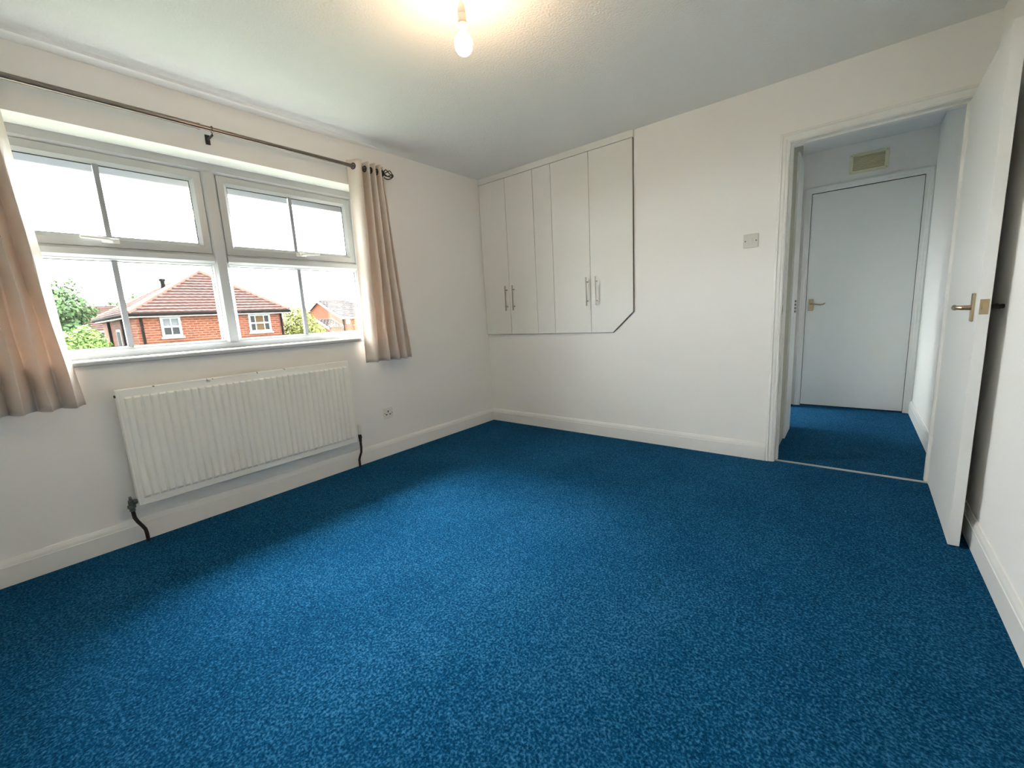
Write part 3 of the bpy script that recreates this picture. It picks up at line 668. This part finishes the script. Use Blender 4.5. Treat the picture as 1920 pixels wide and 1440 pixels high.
rf.add([F1, B1, R1], [(0, 1, 2)]); rf = rf.build('roof', 'tile2', h3)
dn = Vector((0, 0, -.20))
for a_, b_ in ((F0, R0), (B0, R0)):
    MB().prism([a_ + Vector((0, -.01, .02)), b_ + Vector((0, -.01, .02)), b_ + dn + Vector((0, -.01, 0)), a_ + dn + Vector((0, -.01, 0))], (0, -.05, 0)).build('bargeboard', 'fascia', h3)
MB().box(fe.x - .02, fe.x + .03, Yg - .1, ye, fe.z - .16, fe.z).build('fascia', 'fascia', h3)
MB().tube([(fe.x - .15, Yg + .12, fe.z), (fe.x - .15, Yg + .12, GZ)], .07, 8).build('downpipe', 'gutter', h3)
q0, q1 = pix(647, 597, 0, fe.x - .25), pix(656, 607, 0, fe.x - .25)
MB().box(fe.x - .249, fe.x - .18, q0.y, q1.y, q1.z, min(q0.z, fe.z - .2)).build('window', 'extwhite', h3)
r1 = pix(622, 598, 1, Yg); r0 = pix(598, 601, 0, r1.x); e1 = pix(645, 613, 1, Yg); yw = r0.y
bw = 2 * r1.x - e1.x
MB().prism([(e1.x - .2, yw, GZ), (e1.x - .2, yw, e1.z), (r1.x, yw, r1.z - .1), (bw + .2, yw, e1.z), (bw + .2, yw, GZ)], (0, Yg - yw - .01, 0)).build('low_wing', 'brick2', h3)
rf = MB(); G0, G1 = Vector((e1.x, yw - .15, e1.z)), Vector((e1.x, Yg - .01, e1.z)); K0, K1 = Vector((r1.x, yw - .15, r1.z)), Vector((r1.x, Yg - .01, r1.z)); W0, W1 = Vector((bw, yw - .15, e1.z)), Vector((bw, Yg - .01, e1.z))
slope(rf, G0, G1, K1, K0, 9, .07, cols=20); slope(rf, W1, W0, K0, K1, 9, .07, cols=20); rf.build('low_wing_roof', 'tile2', h3)
for a_, b_, y_ in ((G0, K0, -.01), (W0, K0, -.01), (G1 + Vector((0, 0, .12)), K1 + Vector((0, 0, .12)), -.02)):
    MB().prism([a_ + Vector((0, y_, .02)), b_ + Vector((0, y_, .02)), b_ + dn + Vector((0, y_, 0)), a_ + dn + Vector((0, y_, 0))], (0, -.05, 0)).build('bargeboard', 'fascia', h3)

def tree(name, label, base, blobs, leafmat, nleaf, size, trunk_r, seed, group=None):
    rnd = random.Random(seed)
    o = thing(name, label, 'tree' if 'tree' in name else 'shrub', base, group)
    b = Vector(base); mb = MB(); tot = sum(r[3] * r[4] * r[5] for r in blobs)
    for (x, y, z, rx, ry, rz) in blobs:
        for _ in range(int(nleaf * rx * ry * rz / tot)):
            while True:
                d = Vector((rnd.gauss(0, 1), rnd.gauss(0, 1), rnd.gauss(0, 1)))
                if d.length > .1: break
            d.normalize(); rr = rnd.uniform(.35, 1.0) ** .5 * (1 + .12 * math.sin(5 * d.x + 7 * d.z + seed) + rnd.uniform(-.05, .10))
            q = Vector((x + d.x * rx * rr, y + d.y * ry * rr, z + d.z * rz * rr))
            n_ = (d + Vector((rnd.uniform(-.8, .8), rnd.uniform(-.8, .8), rnd.uniform(-.3, .9)))).normalized()
            u = n_.orthogonal().normalized(); u.rotate(Matrix.Rotation(rnd.uniform(0, 6.28), 3, n_)); v_ = n_.cross(u)
            s_ = size * rnd.uniform(.6, 1.35)
            mb.add([q - u * s_, q - v_ * s_ * .5, q + u * s_, q + v_ * s_ * .5], [(0, 1, 2, 3)])
    me_o = mb.build('foliage', leafmat, o)
    me_o['kind'] = 'stuff'
    tk = MB(); top = Vector(blobs[0][:3])
    tk.tube([b, b.lerp(top, .4) + Vector((.1, .05, 0)), b.lerp(top, .75), top], [trunk_r, trunk_r * .75, trunk_r * .5, trunk_r * .25], 8)
    for bl in blobs[1:]:
        e = Vector(bl[:3]); tk.tube([b.lerp(top, .55), b.lerp(top, .7).lerp(e, .5), e], [trunk_r * .4, trunk_r * .28, trunk_r * .12], 6)
    tk.build('trunk', 'bark', o, smooth=True)
    return o
tree('tree', 'tall green tree at the left edge of the window view', (-26.5, -1.0, GZ), [(-26.5, -1.0, 2.5, 1.2, 1.25, 1.5), (-26.4, -.55, 1.3, 1.0, .65, 1.3), (-26.3, -1.9, 1.6, 1.2, 1.2, 1.5), (-26.5, .22, 2.35, .5, .40, .40)], 'leaf1', 9000, .10, .16, 3)
tree('bush', 'bright lime green bush below the tall tree', (-23.5, -.45, GZ), [(-23.5, -.40, .55, .8, .75, 1.0), (-23.4, -1.2, .2, .8, .9, 1.1), (-23.4, .05, .2, .6, .40, .75)], 'leaf2', 5500, .085, .08, 5)
q_ = pix(221, 573, 0, -44)
tree('tree', 'distant dark treetop just left of the facing roof', (q_.x, q_.y, GZ), [(q_.x, q_.y, q_.z - .35, 1.0, .95, .95)], 'leaf4', 900, .13, .16, 8, 'distant treetops behind the roofs')
q_ = pix(264, 560, 0, -56)
tree('tree', 'distant treetop rising behind the facing roof', (q_.x, q_.y, GZ), [(q_.x, q_.y, q_.z - .35, 1.3, 1.2, 1.2)], 'leaf1', 900, .13, .16, 9, 'distant treetops behind the roofs')
tree('tree', 'yellow green tree between the facing house and the gabled house', (-26, 10.0, GZ), [(-26, 10.0, 1.2, 1.2, 1.0, 1.35), (-26, 10.9, .3, 1.0, .9, 1.1), (-26, 9.4, .2, .9, .8, 1.2)], 'leaf3', 7000, .095, .14, 12)
tree('tree', 'small yellow green tree half hidden by the corner curtain', (-27, 15.6, GZ), [(-27, 15.6, .9, .9, .75, .95), (-27, 15.9, -.2, .9, .8, 1.0)], 'leaf3', 3000, .095, .12, 15)
